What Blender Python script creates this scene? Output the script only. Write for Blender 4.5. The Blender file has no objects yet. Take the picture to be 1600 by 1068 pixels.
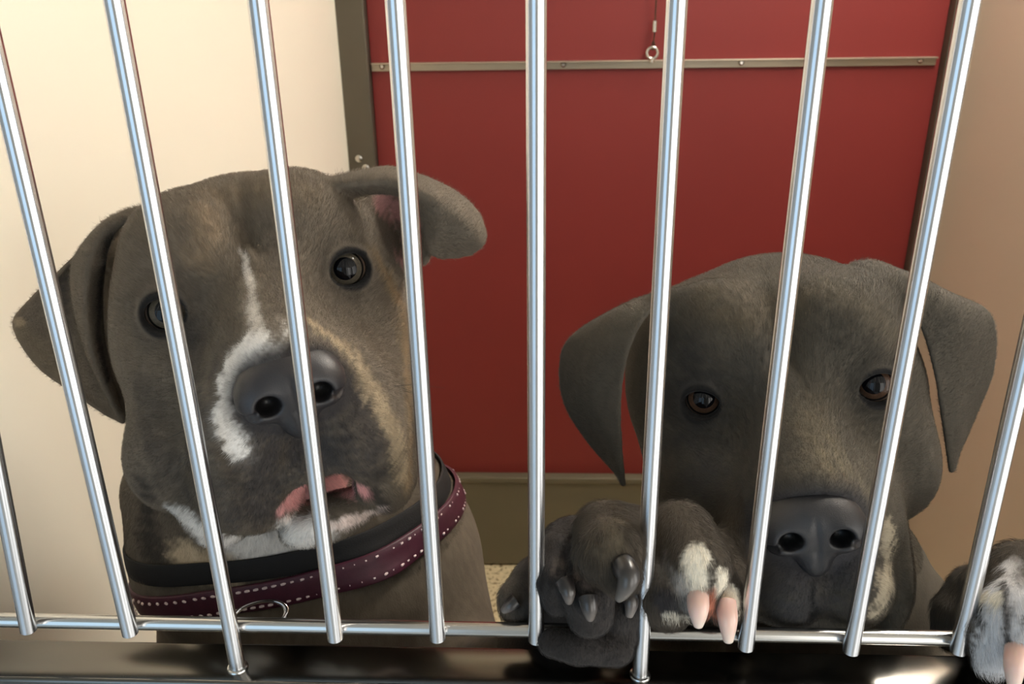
import bpy, bmesh, math, random
import numpy as np
from mathutils import Vector, Matrix
from mathutils.bvhtree import BVHTree
sc = bpy.context.scene
rng = np.random.default_rng(7); random.seed(7)

# ------------------------------------------------------------------ camera
F_PX, PITCH, YAW, ROLL = 1295.103, .39212, -.04306, -.01442
CAM = np.array([.00383, -.347, .3127])
cp, sp = math.cos(PITCH), math.sin(PITCH)
FW = np.array([math.sin(YAW)*cp, math.cos(YAW)*cp, -sp])
_r = np.array([math.cos(YAW), -math.sin(YAW), 0.]); _u = np.cross(_r, FW)
RT = _r*math.cos(ROLL) + _u*math.sin(ROLL); UP = -_r*math.sin(ROLL) + _u*math.cos(ROLL)
cam_d = bpy.data.cameras.new('camera'); cam = bpy.data.objects.new('camera', cam_d)
sc.collection.objects.link(cam); sc.camera = cam
cam_d.sensor_width = 36; cam_d.lens = F_PX/1600*36; cam_d.clip_start = .01
M = Matrix.Identity(4)
for i in range(3):
    M[i][0], M[i][1], M[i][2], M[i][3] = RT[i], UP[i], -FW[i], CAM[i]
cam.matrix_world = M
cam_d.dof.use_dof = True; cam_d.dof.focus_distance = .46
cam_d.dof.aperture_fstop = cam_d.lens/1.6
def W(px, py, y):                                   # the point of the plane y seen at a place of the photo
    d = FW + (px-800)/F_PX*RT + (534-py)/F_PX*UP
    return CAM + (y-CAM[1])/d[1]*d
def proj(P):
    d = np.asarray(P) - CAM; z = d@FW
    return 800+F_PX*(d@RT)/z, 534-F_PX*(d@UP)/z, z

# ------------------------------------------------------------------ world, exposure, lights
sc.view_settings.view_transform = 'Standard'; sc.view_settings.look = 'None'
sc.view_settings.gamma = 1; sc.view_settings.use_curve_mapping = False
sc.view_settings.exposure = 0.0
wd = bpy.data.worlds.new('world'); sc.world = wd; wd.use_nodes = True
wd.node_tree.nodes['Background'].inputs[0].default_value = (.75, .85, 1, 1)
wd.node_tree.nodes['Background'].inputs[1].default_value = .25
def area(name, loc, target, sx, sy, power, col):
    l = bpy.data.lights.new(name, 'AREA'); l.shape = 'RECTANGLE'; l.size = sx; l.size_y = sy
    l.energy = power; l.color = col
    o = bpy.data.objects.new(name, l); sc.collection.objects.link(o); o.location = loc
    o.rotation_euler = (Vector(target)-Vector(loc)).to_track_quat('-Z', 'Y').to_euler()
    return o
area('window_daylight_right', (1.55, -2.12, .15), (1.55, 0, .15), 1.5, 2.1, 30, (1, .97, .93))
area('window_daylight_side', (2.45, -1.0, .15), (0, -1.0, .15), 1.5, 2.1, 34, (1, .97, .93))
area('window_daylight_left', (-1.2, -2.12, .15), (-1.2, 0, .15), 1.7, 2.1, 15, (.50, .75, 1))
LAMP = dict(x0=.60, x1=.77, y0=.30, y1=1.25, z=1.13)

# ------------------------------------------------------------------ materials
def mat(name, col=(.5,.5,.5), rough=.5, metal=0., attr=None, noise=None, bump=None, coat=0., spec=.5, sheen=0., emit=None, aniso=0.,
        sss=0., mix2=None):
    m = bpy.data.materials.new(name); m.use_nodes = True
    nt = m.node_tree; b = nt.nodes['Principled BSDF']; L = nt.links.new
    c = (*col, 1)
    b.inputs['Base Color'].default_value = c; b.inputs['Roughness'].default_value = rough
    b.inputs['Metallic'].default_value = metal; b.inputs['Coat Weight'].default_value = coat
    b.inputs['Coat Roughness'].default_value = .03
    b.inputs['Specular IOR Level'].default_value = spec; b.inputs['Sheen Weight'].default_value = sheen
    b.inputs['Anisotropic'].default_value = aniso
    if sss: b.inputs['Subsurface Weight'].default_value = sss; b.inputs['Subsurface Radius'].default_value = (.006,.002,.001); b.inputs['Subsurface Scale'].default_value = 1
    if emit: b.inputs['Emission Color'].default_value = (*emit[:3], 1); b.inputs['Emission Strength'].default_value = emit[3]
    tc = nt.nodes.new('ShaderNodeTexCoord')
    src = None
    if attr:
        a = nt.nodes.new('ShaderNodeAttribute'); a.attribute_name = attr; src = a.outputs['Color']
    if noise:                                       # (scale, amount, (stretch xyz), detail)
        mp = nt.nodes.new('ShaderNodeMapping'); mp.inputs['Scale'].default_value = noise[2]
        n = nt.nodes.new('ShaderNodeTexNoise'); n.inputs['Scale'].default_value = noise[0]; n.inputs['Detail'].default_value = noise[3]
        L(tc.outputs['Object'], mp.inputs[0]); L(mp.outputs[0], n.inputs['Vector'])
        r = nt.nodes.new('ShaderNodeMapRange'); r.inputs['From Min'].default_value = .3; r.inputs['From Max'].default_value = .7
        r.inputs['To Min'].default_value = 1-noise[1]; r.inputs['To Max'].default_value = 1+noise[1]
        L(n.outputs['Fac'], r.inputs['Value'])
        v = nt.nodes.new('ShaderNodeVectorMath'); v.operation = 'SCALE'
        if src: L(src, v.inputs[0])
        else: v.inputs[0].default_value = col
        L(r.outputs[0], v.inputs['Scale']); src = v.outputs[0]
        if mix2:                                    # second colour in spots: (colour, lo, hi, scale)
            n2 = nt.nodes.new('ShaderNodeTexNoise'); n2.inputs['Scale'].default_value = mix2[3]; n2.inputs['Detail'].default_value = 2
            L(tc.outputs['Object'], n2.inputs['Vector'])
            r2 = nt.nodes.new('ShaderNodeMapRange'); r2.inputs['From Min'].default_value = mix2[1]; r2.inputs['From Max'].default_value = mix2[2]
            L(n2.outputs['Fac'], r2.inputs['Value'])
            mx = nt.nodes.new('ShaderNodeMix'); mx.data_type = 'RGBA'; L(r2.outputs[0], mx.inputs['Factor'])
            L(src, mx.inputs[6]); mx.inputs[7].default_value = (*mix2[0], 1); src = mx.outputs[2]
    if src: L(src, b.inputs['Base Color'])
    if bump:                                        # (scale, distance, stretch)
        mp = nt.nodes.new('ShaderNodeMapping'); mp.inputs['Scale'].default_value = bump[2]
        n = nt.nodes.new('ShaderNodeTexNoise'); n.inputs['Scale'].default_value = bump[0]; n.inputs['Detail'].default_value = 3
        L(tc.outputs['Object'], mp.inputs[0]); L(mp.outputs[0], n.inputs['Vector'])
        bp = nt.nodes.new('ShaderNodeBump'); bp.inputs['Distance'].default_value = bump[1]; bp.inputs['Strength'].default_value = 1
        L(n.outputs['Fac'], bp.inputs['Height']); L(bp.outputs[0], b.inputs['Normal'])
    if aniso:
        t = nt.nodes.new('ShaderNodeTangent'); t.direction_type = 'RADIAL'; t.axis = 'Z'; L(t.outputs[0], b.inputs['Tangent']); b.inputs['Anisotropic Rotation'].default_value = .25
    return m
def srgb(r, g, b):
    return tuple(((v/255+.055)/1.055)**2.4 if v/255 > .04045 else v/255/12.92 for v in (r, g, b))
ONE = (1, 1, 1)
M_steel = mat('brushed_steel_bar', srgb(222,224,228), .25, 1, aniso=.98, noise=(60, .06, (1,1,.1), 2))
M_rail = mat('polished_steel_rail', srgb(200,200,198), .22, 1, noise=(40, .08, (.1,1,1), 2))
M_frame = mat('brushed_steel_frame', srgb(118,115,110), .17, 1, noise=(30, .18, (.15,1,1), 3), bump=(90, .00004, (.05,1,1)))
M_panel = mat('gate_sheet_steel', srgb(140,140,138), .35, 1, noise=(12, .08, ONE, 3))
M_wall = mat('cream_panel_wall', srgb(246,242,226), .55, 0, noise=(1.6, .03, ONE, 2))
M_wallr = mat('shaded_tan_panel_wall', srgb(198,180,160), .5, 0, noise=(1.6, .03, ONE, 2))  # right wall: shade from grazing light is put into this darker tan
M_cor = mat('corridor_paint', srgb(190,190,186), .8)
M_red = mat('red_door_paint', srgb(118,34,31), .55, 0, noise=(2.2, .05, ONE, 3))
M_jamb = mat('dull_metal_jamb', srgb(98,92,80), .45, .6, noise=(8, .08, ONE, 3))
M_angle = mat('galvanised_bar', srgb(168,158,140), .4, .75, noise=(30, .15, (.2,1,1), 3))
M_sill = mat('grey_brown_sill_panel', srgb(104,98,80), .5, .25, noise=(5, .06, ONE, 3))
M_floor = mat('speckled_terrazzo', srgb(205,190,155), .45, 0, noise=(90, .12, ONE, 3), mix2=(srgb(120,100,70), .56, .64, 110))
M_cfl = mat('pale_corridor_floor', srgb(205,208,210), .3, 0, noise=(40, .06, ONE, 3))
M_ceil = mat('ceiling_white', srgb(215,210,200), .9)
M_screw = mat('zinc_screw', srgb(200,195,185), .25, 1)
M_cable = mat('dark_wire_cable', srgb(90,70,60), .4, .8)
M_lampb = mat('lamp_housing', srgb(230,230,225), .5)
M_glow = mat('lamp_diffuser', (1,1,1), .5, emit=(1, .96, .88, 42))
M_black = mat('black_webbing', srgb(20,19,20), .8, bump=(900, .0002, ONE))
M_purple = mat('plum_leather', srgb(72,28,45), .5, noise=(120, .15, ONE, 3), bump=(500, .0001, ONE))
M_thread = mat('pale_thread', srgb(225,205,205), .7)
M_ring = mat('nickel_ring', srgb(220,220,225), .12, 1)
M_clawd = mat('dark_claw', attr='coat', rough=.33, coat=.3)
M_clawp = mat('pink_claw', attr='coat', rough=.35, coat=.3, sss=.3)
M_coat = mat('dog_skin_coat', attr='coat', rough=.8, spec=.3, sheen=.05, noise=(160, .14, (1,1,.45), 4), bump=(900, .00025, (1,1,.5)))
M_nose = mat('dog_nose_leather', attr='coat', rough=.42, spec=.5, bump=(1400, .00012, ONE))
def eye_mat(name, col, rough=.25): return mat(name, col, rough, coat=.5, spec=.03)
M_pupil = eye_mat('pupil', (.002,.002,.003), .1)
def iris_mat(name, c1, c2):
    m = mat(name, c1, .6, coat=.5, spec=.05, noise=(700, .25, ONE, 3)); return m
M_irisA = iris_mat('iris_grey_brown', srgb(72,66,56), None)
M_irisB = iris_mat('iris_brown', srgb(66,48,36), None)
M_limb = eye_mat('limbus', (.008,.007,.006)); M_scl = eye_mat('sclera', srgb(70,58,50))
M_hair = mat('short_dog_hair', attr='haircol', rough=.5, spec=.35)

# ------------------------------------------------------------------ scene helpers
def link(o, parent=None):
    sc.collection.objects.link(o)
    if parent is not None: o.parent = parent; o.matrix_parent_inverse = Matrix.Translation(-parent.location)
    return o
def empty(name, loc, label=None, cat=None, group=None, kind=None):
    o = bpy.data.objects.new(name, None); sc.collection.objects.link(o); o.location = loc; o.empty_display_size = .02
    tag(o, label, cat, group, kind); return o
def tag(o, label=None, cat=None, group=None, kind=None):
    if label: o['label'] = label
    if cat: o['category'] = cat
    if group: o['group'] = group
    if kind: o['kind'] = kind
    return o
def mesh_obj(name, verts, faces, m, parent=None, smooth=True, colors=None):
    me = bpy.data.meshes.new(name)
    if isinstance(verts, np.ndarray) and isinstance(faces, np.ndarray):
        n, k = faces.shape
        me.vertices.add(len(verts)); me.vertices.foreach_set('co', verts.astype(np.float32).ravel())
        me.loops.add(n*k); me.loops.foreach_set('vertex_index', faces.astype(np.int32).ravel())
        me.polygons.add(n); me.polygons.foreach_set('loop_start', np.arange(0, n*k, k, dtype=np.int32))
        me.update(calc_edges=True); me.validate()
    else:
        me.from_pydata([tuple(v) for v in verts], [], [tuple(f) for f in faces]); me.update()
    if smooth: me.polygons.foreach_set('use_smooth', [True]*len(me.polygons))
    if colors is not None:
        ca = me.color_attributes.new('coat', 'FLOAT_COLOR', 'POINT')
        c4 = np.ones((len(me.vertices), 4), np.float32); c4[:, :3] = colors; ca.data.foreach_set('color', c4.ravel())
    if isinstance(m, (list, tuple)):
        for q in m: me.materials.append(q)
    else: me.materials.append(m)
    return link(bpy.data.objects.new(name, me), parent)
def bm_obj(name, bm, m, parent=None, smooth=False, origin=None, angle=None):
    me = bpy.data.meshes.new(name); bmesh.ops.recalc_face_normals(bm, faces=bm.faces)
    for f in bm.faces: f.smooth = smooth
    bm.to_mesh(me); bm.free(); me.materials.append(m)
    if smooth: me.set_sharp_from_angle(angle=angle or .7)
    return link(bpy.data.objects.new(name, me), parent)
def box(bm, x0, x1, y0, y1, z0, z1, bev=0., seg=2):
    r = bmesh.ops.create_cube(bm, size=1)
    for v in r['verts']: v.co = Vector(((x0+x1)/2+v.co.x*(x1-x0), (y0+y1)/2+v.co.y*(y1-y0), (z0+z1)/2+v.co.z*(z1-z0)))
    if bev:
        es = list({e for v in r['verts'] for e in v.link_edges})
        bmesh.ops.bevel(bm, geom=es, offset=bev, segments=seg, profile=.5, affect='EDGES')
def frame_of(d):
    d = np.asarray(d, float); d = d/np.linalg.norm(d); a = np.array([0,0,1.]) if abs(d[2]) < .9 else np.array([1.,0,0])
    u = np.cross(d, a); u /= np.linalg.norm(u); return u, np.cross(d, u), d
def tube(bm, pts, rad, seg=20, cap=True):
    pts = [np.asarray(p, float) for p in pts]; rad = rad if hasattr(rad, '__len__') else [rad]*len(pts)
    rings = []; u = None
    for i, p in enumerate(pts):
        d = pts[min(i+1, len(pts)-1)] - pts[max(i-1, 0)]; d = d/np.linalg.norm(d)
        if u is None: u = frame_of(d)[0]
        u = u - d*(u@d); u /= np.linalg.norm(u); v = np.cross(d, u)
        rings.append([bm.verts.new(p + rad[i]*(math.cos(t)*u+math.sin(t)*v)) for t in np.linspace(0, 2*math.pi, seg, False)])
    for a, b in zip(rings, rings[1:]):
        for k in range(seg): bm.faces.new((a[k], a[(k+1) % seg], b[(k+1) % seg], b[k]))
    if cap: bm.faces.new(rings[0][::-1]); bm.faces.new(rings[-1])
def torus(bm, c, n, R, r, s1=32, s2=12, scale=(1,1)):
    u, v, w = frame_of(n); g = []
    for a in np.linspace(0, 2*math.pi, s1, False):
        e = math.cos(a)*u*scale[0]+math.sin(a)*v*scale[1]
        g.append([bm.verts.new(np.asarray(c)+R*e+r*(math.cos(b)*e+math.sin(b)*w)) for b in np.linspace(0, 2*math.pi, s2, False)])
    for i in range(s1):
        for j in range(s2): bm.faces.new((g[i][j], g[(i+1) % s1][j], g[(i+1) % s1][(j+1) % s2], g[i][(j+1) % s2]))

# ------------------------------------------------------------------ kennel shell
K = 1.368; DB = -.347+1.277*K
bx = lambda x: .00383+(x-.00383)*K
bz = lambda z: .3127+(z-.3127)*K
FL = bz(-.6546); XL, XR = bx(-.2935), bx(.600); CE = 1.15
def struct(name, m, *boxes, bev=0, parent=None):
    bm = bmesh.new()
    for b in boxes: box(bm, *b, bev=bev)
    o = bm_obj(name, bm, m, parent)
    if parent is None: o['kind'] = 'structure'
    return o
struct('floor', M_floor, (-2.2, 2.6, .0, DB+.1, FL-.08, FL))
struct('floor_corridor', M_cfl, (-2.2, 2.6, -2.3, .0, FL-.08, FL))
struct('ceiling', M_ceil, (-2.2, 2.6, -2.3, DB+.1, CE, CE+.05))
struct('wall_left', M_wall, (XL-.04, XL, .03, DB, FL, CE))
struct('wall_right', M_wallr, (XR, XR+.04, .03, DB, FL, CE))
struct('wall_corridor_left', M_cor, (-2.2, -2.15, -2.3, DB+.1, FL, CE))
struct('wall_corridor_right', M_cor, (2.55, 2.6, -2.3, DB+.1, FL, CE))
struct('wall_back', M_wall, (-2.2, XL, DB, DB+.06, FL, CE), (XR, 2.6, DB, DB+.06, FL, CE), (XL, XR, DB, DB+.06, .9, CE))
struct('wall_front', M_cor, (-2.2, 2.6, -2.3, -2.25, FL, CE))
for i, (x0, x1) in enumerate(((-2.05, -.35), (.80, 2.30))):
    w = empty('window_%d' % (i+1), ((x0+x1)/2, -2.2, -.9), kind='structure')
    struct('window_frame', M_lampb, (x0-.05, x0, -2.25, -2.2, -.95, 1.14), (x1, x1+.05, -2.25, -2.2, -.95, 1.14),
           (x0, x1, -2.25, -2.2, -.95, -.9), parent=w)
w = empty('window_3', (2.5, -1., -.9), kind='structure')
struct('window_frame', M_lampb, (2.5, 2.55, -1.8, -1.75, -.95, 1.14), (2.5, 2.55, -.25, -.2, -.95, 1.14), (2.5, 2.55, -1.75, -.25, -.95, -.9), parent=w)
# door jambs
J0, J1, J2, J3 = XL, bx(-.2525), bx(.567), XR
struct('trim_1', M_jamb, (J0, J1, DB-.035, DB+.02, FL, .9), bev=.003)
struct('trim_2', M_jamb, (J2, J3, DB-.035, DB+.02, FL, .9), bev=.003)
for xs, zs in ((-.2765, .094), (-.267, .072), (-.267, .080)):
    bm = bmesh.new(); c = np.array([bx(xs), DB-.037, bz(zs)])
    tube(bm, [c+[0,.004,0], c-[0,.004,0], c-[0,.006,0]], [.0075, .0075, .004], 12)
    o = bm_obj('bolt', bm, M_screw, bpy.data.objects['trim_1'], True)
# threshold below the door
bm = bmesh.new(); box(bm, J1, J2, DB-.03, DB+.02, FL+.006, bz(-.474), bev=.003)
box(bm, J1, J2, DB-.036, DB+.02, bz(-.474), bz(-.463), bev=.003)
tag(bm_obj('trim_3', bm, M_sill), kind='structure')
bm = bmesh.new(); box(bm, J1, J2, DB-.02, DB+.02, FL, FL+.006); tag(bm_obj('baseboard_back', bm, M_cable), kind='structure')
# red guillotine door
door = empty('door_1', (bx(.16), DB, bz(-.463)), kind='structure')
struct('door_panel', M_red, (J1+.001, J2-.001, DB-.012, DB+.015, bz(-.463), .9), bev=.001, parent=door)
zb0, zb1 = bz(.2175), bz(.2290)
ab = struct('stiffener_bar', M_angle, (bx(-.2505), bx(.559), DB-.018, DB-.012, zb0, zb1), (bx(-.2505), bx(.559), DB-.026, DB-.018, zb1-.003, zb1), bev=.0006, parent=door)
for xs in (-.2343, .0296, .2843, .5364):
    bm = bmesh.new(); c = np.array([bx(xs), DB-.018, (zb0+zb1)/2+.001])
    tube(bm, [c+[0,.001,0], c-[0,.003,0], c-[0,.0055,0]], [.0058, .0055, .003], 14); bm_obj('screw', bm, M_screw, ab, True)
bm = bmesh.new(); c = np.array([bx(.1561), DB-.026, zb1+.0135]); torus(bm, c, (0,1,0), .0105, .0032); tube(bm, [c-[0,0,.012], c-[0,0,.018]], .005, 14)
ring = bm_obj('eye_bolt', bm, M_screw, ab, True)
bm = bmesh.new(); xc = bx(.1561)+.001; tube(bm, [(xc, DB-.026, zb1+.02), (xc+.001, DB-.028, zb1+.045), (xc+.002, DB-.03, .55), (xc+.003, DB-.03, .9)], .0016, 8)
torus(bm, (xc, DB-.026, zb1+.0265), (.2,1,0), .006, .0016, 20, 8, (.6, 1.2))
cb = bm_obj('lift_cable', bm, M_cable, door, True)
bm = bmesh.new(); tube(bm, [(xc+.001, DB-.028, zb1+.052), (xc+.001, DB-.028, zb1+.072)], .0048, 12); bm_obj('crimp_sleeve', bm, M_screw, cb, True)

# ceiling lamp
lp = empty('ceiling_lamp', ((LAMP['x0']+LAMP['x1'])/2, .8, CE), 'long white ceiling light over the right side of the kennel', 'lamp')
bm = bmesh.new(); box(bm, LAMP['x0']-.01, LAMP['x1']+.01, LAMP['y0']-.02, LAMP['y1']+.02, LAMP['z'], CE, bev=.003); bm_obj('housing', bm, M_lampb, lp)
bm = bmesh.new(); box(bm, LAMP['x0'], LAMP['x1'], LAMP['y0'], LAMP['y1'], LAMP['z']-.012, LAMP['z'], bev=.004); bm_obj('diffuser', bm, M_glow, lp)

# ------------------------------------------------------------------ gate
gate = empty('kennel_gate', (.2, 0, FL+.03), 'brushed steel kennel gate of round upright bars above a flat steel frame', 'gate')
BR = .0042
GX0, GX1 = XL+.012, XR-.012
bars = {-5: ((45, 985), (-62, 440), False), -4: ((204, 990), (0, 120), False), -3: ((371, 1040), (178, 0), True), -2: ((524, 998), (403, 0), False),
        -1: ((684, 998), (618, 0), False), 0: ((838, 1001), (838, 0), False), 1: ((1000, 1055), (1058, 0), True), 2: ((1165, 1012), (1285, 0), False),
        3: ((1329, 1018), (1516, 0), False), 4: ((1497, 1018), (1606, 540), False)}
BT = .86
for k in range(-7, 15):
    if k in bars:
        a, b, lng = bars[k]; p0 = W(*a, 0); p1 = W(*b, 0)
        d = (p1-p0)/(p1[2]-p0[2]); z0 = -.027 if lng else p0[2]
        p0 = p0+d*(z0-p0[2]); p1 = p0+d*(BT-p0[2])
    else:
        lng = (k+3) % 4 == 0; x = k*.055; p0 = np.array([x, 0, -.027 if lng else -.006]); p1 = np.array([x, 0, BT])
    c0 = .0008
    bm = bmesh.new(); tube(bm, [p0-p0*0, p0+(p1-p0)*.0005+[0,0,c0*.3], p1], [BR-.0007, BR, BR], 32)
    b = bm_obj('bar', bm, M_steel, gate, True)
    if lng:
        bm = bmesh.new(); torus(bm, p0+np.array([0,0,.0022]), (0,0,1), BR+.0004, .0011, 28, 8); bm_obj('weld', bm, M_rail, b, True)
zr = lambda px: W(px, 968+ (px)*(995-968)/1400, .0084)
bm = bmesh.new()
pL, pR = zr(0), zr(1400); d = (pR-pL)/(pR[0]-pL[0])
tube(bm, [pL+d*(GX0-pL[0]), pL, (pL+pR)/2, pR, pR+d*(GX1-pR[0])], .0040, 32); bm_obj('rail', bm, M_rail, gate, True)
bm = bmesh.new(); box(bm, GX0, GX1, -.0112, .0195, -.062, -.0252, bev=.0022, seg=4); bm_obj('bottom_frame', bm, M_frame, gate, True, angle=1.2)
bm = bmesh.new(); box(bm, GX0, GX1, -.0125, .0195, BT-.003, BT+.03, bev=.003, seg=3); bm_obj('top_frame', bm, M_frame, gate, True, angle=1.2)
bm = bmesh.new(); box(bm, GX0, GX1, -.004, .012, FL+.03, -.0625, bev=.001); bm_obj('lower_panel', bm, M_panel, gate)
for x0 in (GX0-.010, GX1-.020):
    bm = bmesh.new(); box(bm, x0, x0+.03, -.014, .021, FL+.0, BT+.031, bev=.003); bm_obj('gate_post', bm, M_frame, gate)

# ------------------------------------------------------------------ signed distance field modelling
BIG = 1.
def axis(lo, hi, a, b, h, g=1.13, hm=.011):
    c = list(np.arange(a, b, h)); s = h; x = c[-1]
    while x < hi: s = min(s*g, hm); x += s; c.append(x)
    s = h; x = c[0]
    while x > lo: s = min(s*g, hm); x -= s; c.insert(0, x)
    return np.array(c, np.float32)
class Field:
    def __init__(s, X, Y, Z, h): s.ax = (X, Y, Z); s.h = h; s.f = np.full((len(X), len(Y), len(Z)), BIG, np.float32)
    def sub(s, lo, hi):
        sl = []; g = []
        for i in range(3):
            a = max(0, int(np.searchsorted(s.ax[i], lo[i]))-1); b = min(len(s.ax[i]), int(np.searchsorted(s.ax[i], hi[i]))+1)
            sl.append(slice(a, b)); sh = [1,1,1]; sh[i] = -1; g.append(s.ax[i][a:b].reshape(sh))
        return tuple(sl), g
    @staticmethod
    def smin(a, b, k):
        if k <= 0: return np.minimum(a, b)
        h = np.maximum(k-np.abs(a-b), 0)/k; return np.minimum(a, b)-h*h*k*.25
    def put(s, sl, d, k, op):
        if d.size == 0: return
        v = s.f[sl]
        s.f[sl] = s.smin(v, d, k) if op > 0 else -s.smin(-v, d, k)
    def ell(s, c, r, R=None, k=.01, op=1):
        c = np.asarray(c, np.float32); r = np.asarray(r, np.float32); R = np.eye(3) if R is None else np.asarray(R)
        e = np.sqrt((R**2)@(r**2))+k+.012
        sl, (x, y, z) = s.sub(c-e, c+e); x = x-c[0]; y = y-c[1]; z = z-c[2]
        q = [(x*R[0,i]+y*R[1,i]+z*R[2,i]).astype(np.float32)/r[i] for i in range(3)]
        k0 = np.sqrt(q[0]**2+q[1]**2+q[2]**2)+1e-6
        k1 = np.sqrt((q[0]/r[0])**2+(q[1]/r[1])**2+(q[2]/r[2])**2)+1e-6
        s.put(sl, k0*(k0-1)/k1, k, op)
    def cap(s, a, b, ra, rb, k=.01, op=1, flat=None):
        a = np.asarray(a, np.float32); b = np.asarray(b, np.float32); m = max(ra, rb)+k+.012
        sl, (x, y, z) = s.sub(np.minimum(a, b)-m, np.maximum(a, b)+m); ba = b-a; L = float(ba@ba)+1e-9
        t = np.clip(((x-a[0])*ba[0]+(y-a[1])*ba[1]+(z-a[2])*ba[2])/L, 0, 1)
        d = np.sqrt((x-a[0]-t*ba[0])**2+(y-a[1]-t*ba[1])**2+(z-a[2]-t*ba[2])**2)-(ra+(rb-ra)*t)
        s.put(sl, d, k, op)
    def chain(s, pts, rad, k=.01, op=1):
        for i in range(len(pts)-1): s.cap(pts[i], pts[i+1], rad[i], rad[i+1], k, op)
    def splat(s, P, r, k=.002, op=1):               # thin sheets and fine lines: many small balls
        P = np.asarray(P, np.float32); r = np.broadcast_to(np.asarray(r, np.float32), (len(P),))
        m = float(r.max())+k+4*s.h
        sl, g = s.sub(P.min(0)-m, P.max(0)+m); shp = s.f[sl].shape; T = np.full(shp, .02, np.float32).ravel()
        A = [q.ravel() for q in g]; idx = [np.clip(np.searchsorted(A[i], P[:, i]), 0, shp[i]-1) for i in range(3)]
        n = int(math.ceil((float(r.max())+k)/s.h))+1
        for i in range(-n, n+1):
            for j in range(-n, n+1):
                for l in range(-n, n+1):
                    ii = np.clip(idx[0]+i, 0, shp[0]-1); jj = np.clip(idx[1]+j, 0, shp[1]-1); ll = np.clip(idx[2]+l, 0, shp[2]-1)
                    d = np.sqrt((A[0][ii]-P[:,0])**2+(A[1][jj]-P[:,1])**2+(A[2][ll]-P[:,2])**2)-r
                    np.minimum.at(T, (ii*shp[1]+jj)*shp[2]+ll, d)
        s.put(sl, T.reshape(shp), k, op)
    def mesh(s):                                    # surface nets
        f = s.f; nx, ny, nz = f.shape; neg = f < 0
        c = neg[:-1,:-1,:-1].astype(np.int8)
        for i in (0,1):
            for j in (0,1):
                for l in (0,1):
                    if i+j+l: c = c+neg[i:nx-1+i, j:ny-1+j, l:nz-1+l]
        act = (c > 0) & (c < 8); I = np.argwhere(act); N = len(I)
        acc = np.zeros((N,3)); cnt = np.zeros(N)
        crn = {}
        for i in (0,1):
            for j in (0,1):
                for l in (0,1): crn[i,j,l] = f[I[:,0]+i, I[:,1]+j, I[:,2]+l]
        X = [s.ax[q].astype(float) for q in range(3)]
        for a in range(3):
            o = [q for q in range(3) if q != a]
            for u in (0,1):
                for v in (0,1):
                    e0 = [0,0,0]; e0[o[0]] = u; e0[o[1]] = v; e1 = list(e0); e1[a] = 1
                    v0, v1 = crn[tuple(e0)], crn[tuple(e1)]; m = (v0 < 0) != (v1 < 0)
                    t = np.where(m, v0/(v0-v1+1e-12*(~m)+0), 0) if True else 0
                    t = np.clip(np.nan_to_num(t), 0, 1)
                    P = np.stack([X[q][I[:,q]+e0[q]] for q in range(3)], 1)
                    P[:,a] = X[a][I[:,a]]*(1-t)+X[a][I[:,a]+1]*t
                    acc[m] += P[m]; cnt[m] += 1
        V = acc/cnt[:,None]
        vid = np.full(act.shape, -1, np.int32); vid[act] = np.arange(N)
        Fs = []
        for a in range(3):
            o = [(a+1) % 3, (a+2) % 3]
            s0 = [slice(None)]*3; s1 = [slice(None)]*3; s0[a] = slice(0,-1); s1[a] = slice(1,None)
            n0, n1 = neg[tuple(s0)], neg[tuple(s1)]; E = np.argwhere(n0 != n1)
            E = E[(E[:,o[0]] > 0) & (E[:,o[1]] > 0) & (E[:,o[0]] < f.shape[o[0]]-1) & (E[:,o[1]] < f.shape[o[1]]-1)]
            def g(du, dv):
                Q = E.copy(); Q[:,o[0]] -= du; Q[:,o[1]] -= dv; return vid[Q[:,0], Q[:,1], Q[:,2]]
            q = np.stack([g(1,1), g(0,1), g(0,0), g(1,0)], 1); inn = n0[E[:,0], E[:,1], E[:,2]]
            q[~inn] = q[~inn][:, ::-1]; Fs.append(q[(q >= 0).all(1)])
        Fc = np.concatenate(Fs)
        # keep the largest connected piece
        lab = np.arange(N)
        for _ in range(200):
            mn = lab[Fc].min(1); new = lab.copy(); np.minimum.at(new, Fc.ravel(), np.repeat(mn, 4)); new = new[new]
            if (new == lab).all(): break
            lab = new
        u, ct = np.unique(lab, return_counts=True); keep = lab == u[ct.argmax()]
        rm = np.cumsum(keep)-1; Fc = rm[Fc[keep[Fc].all(1)]]; V = V[keep]
        # light smoothing
        ed = np.concatenate([Fc[:, [0,1]], Fc[:, [1,2]], Fc[:, [2,3]], Fc[:, [3,0]]]); ed = np.concatenate([ed, ed[:, ::-1]])
        dg = np.bincount(ed[:,0], minlength=len(V)).astype(float)[:,None]
        for w in (.5, -.45, .5, -.45):
            A = np.stack([np.bincount(ed[:,0], V[ed[:,1], q], len(V)) for q in range(3)], 1)/np.maximum(dg, 1); V = V+w*(A-V)
        return V, Fc
def catmull(P, n):                                   # P (m, ...) -> (n, ...)
    P = np.asarray(P, float); m = len(P); t = np.linspace(0, m-1, n); i = np.minimum(t.astype(int), m-2); u = (t-i).reshape(-1, *([1]*(P.ndim-1)))
    p0 = P[np.maximum(i-1, 0)]; p1 = P[i]; p2 = P[i+1]; p3 = P[np.minimum(i+2, m-1)]
    return .5*((2*p1)+(-p0+p2)*u+(2*p0-5*p1+4*p2-p3)*u*u+(-p0+3*p1-3*p2+p3)*u**3)
def sheet(grid, n=110, m=70):
    G = np.array([[W(*p) for p in row] for row in grid]); G = catmull(G, n); G = np.swapaxes(catmull(np.swapaxes(G, 0, 1), m), 0, 1)
    return G.reshape(-1, 3)
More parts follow.
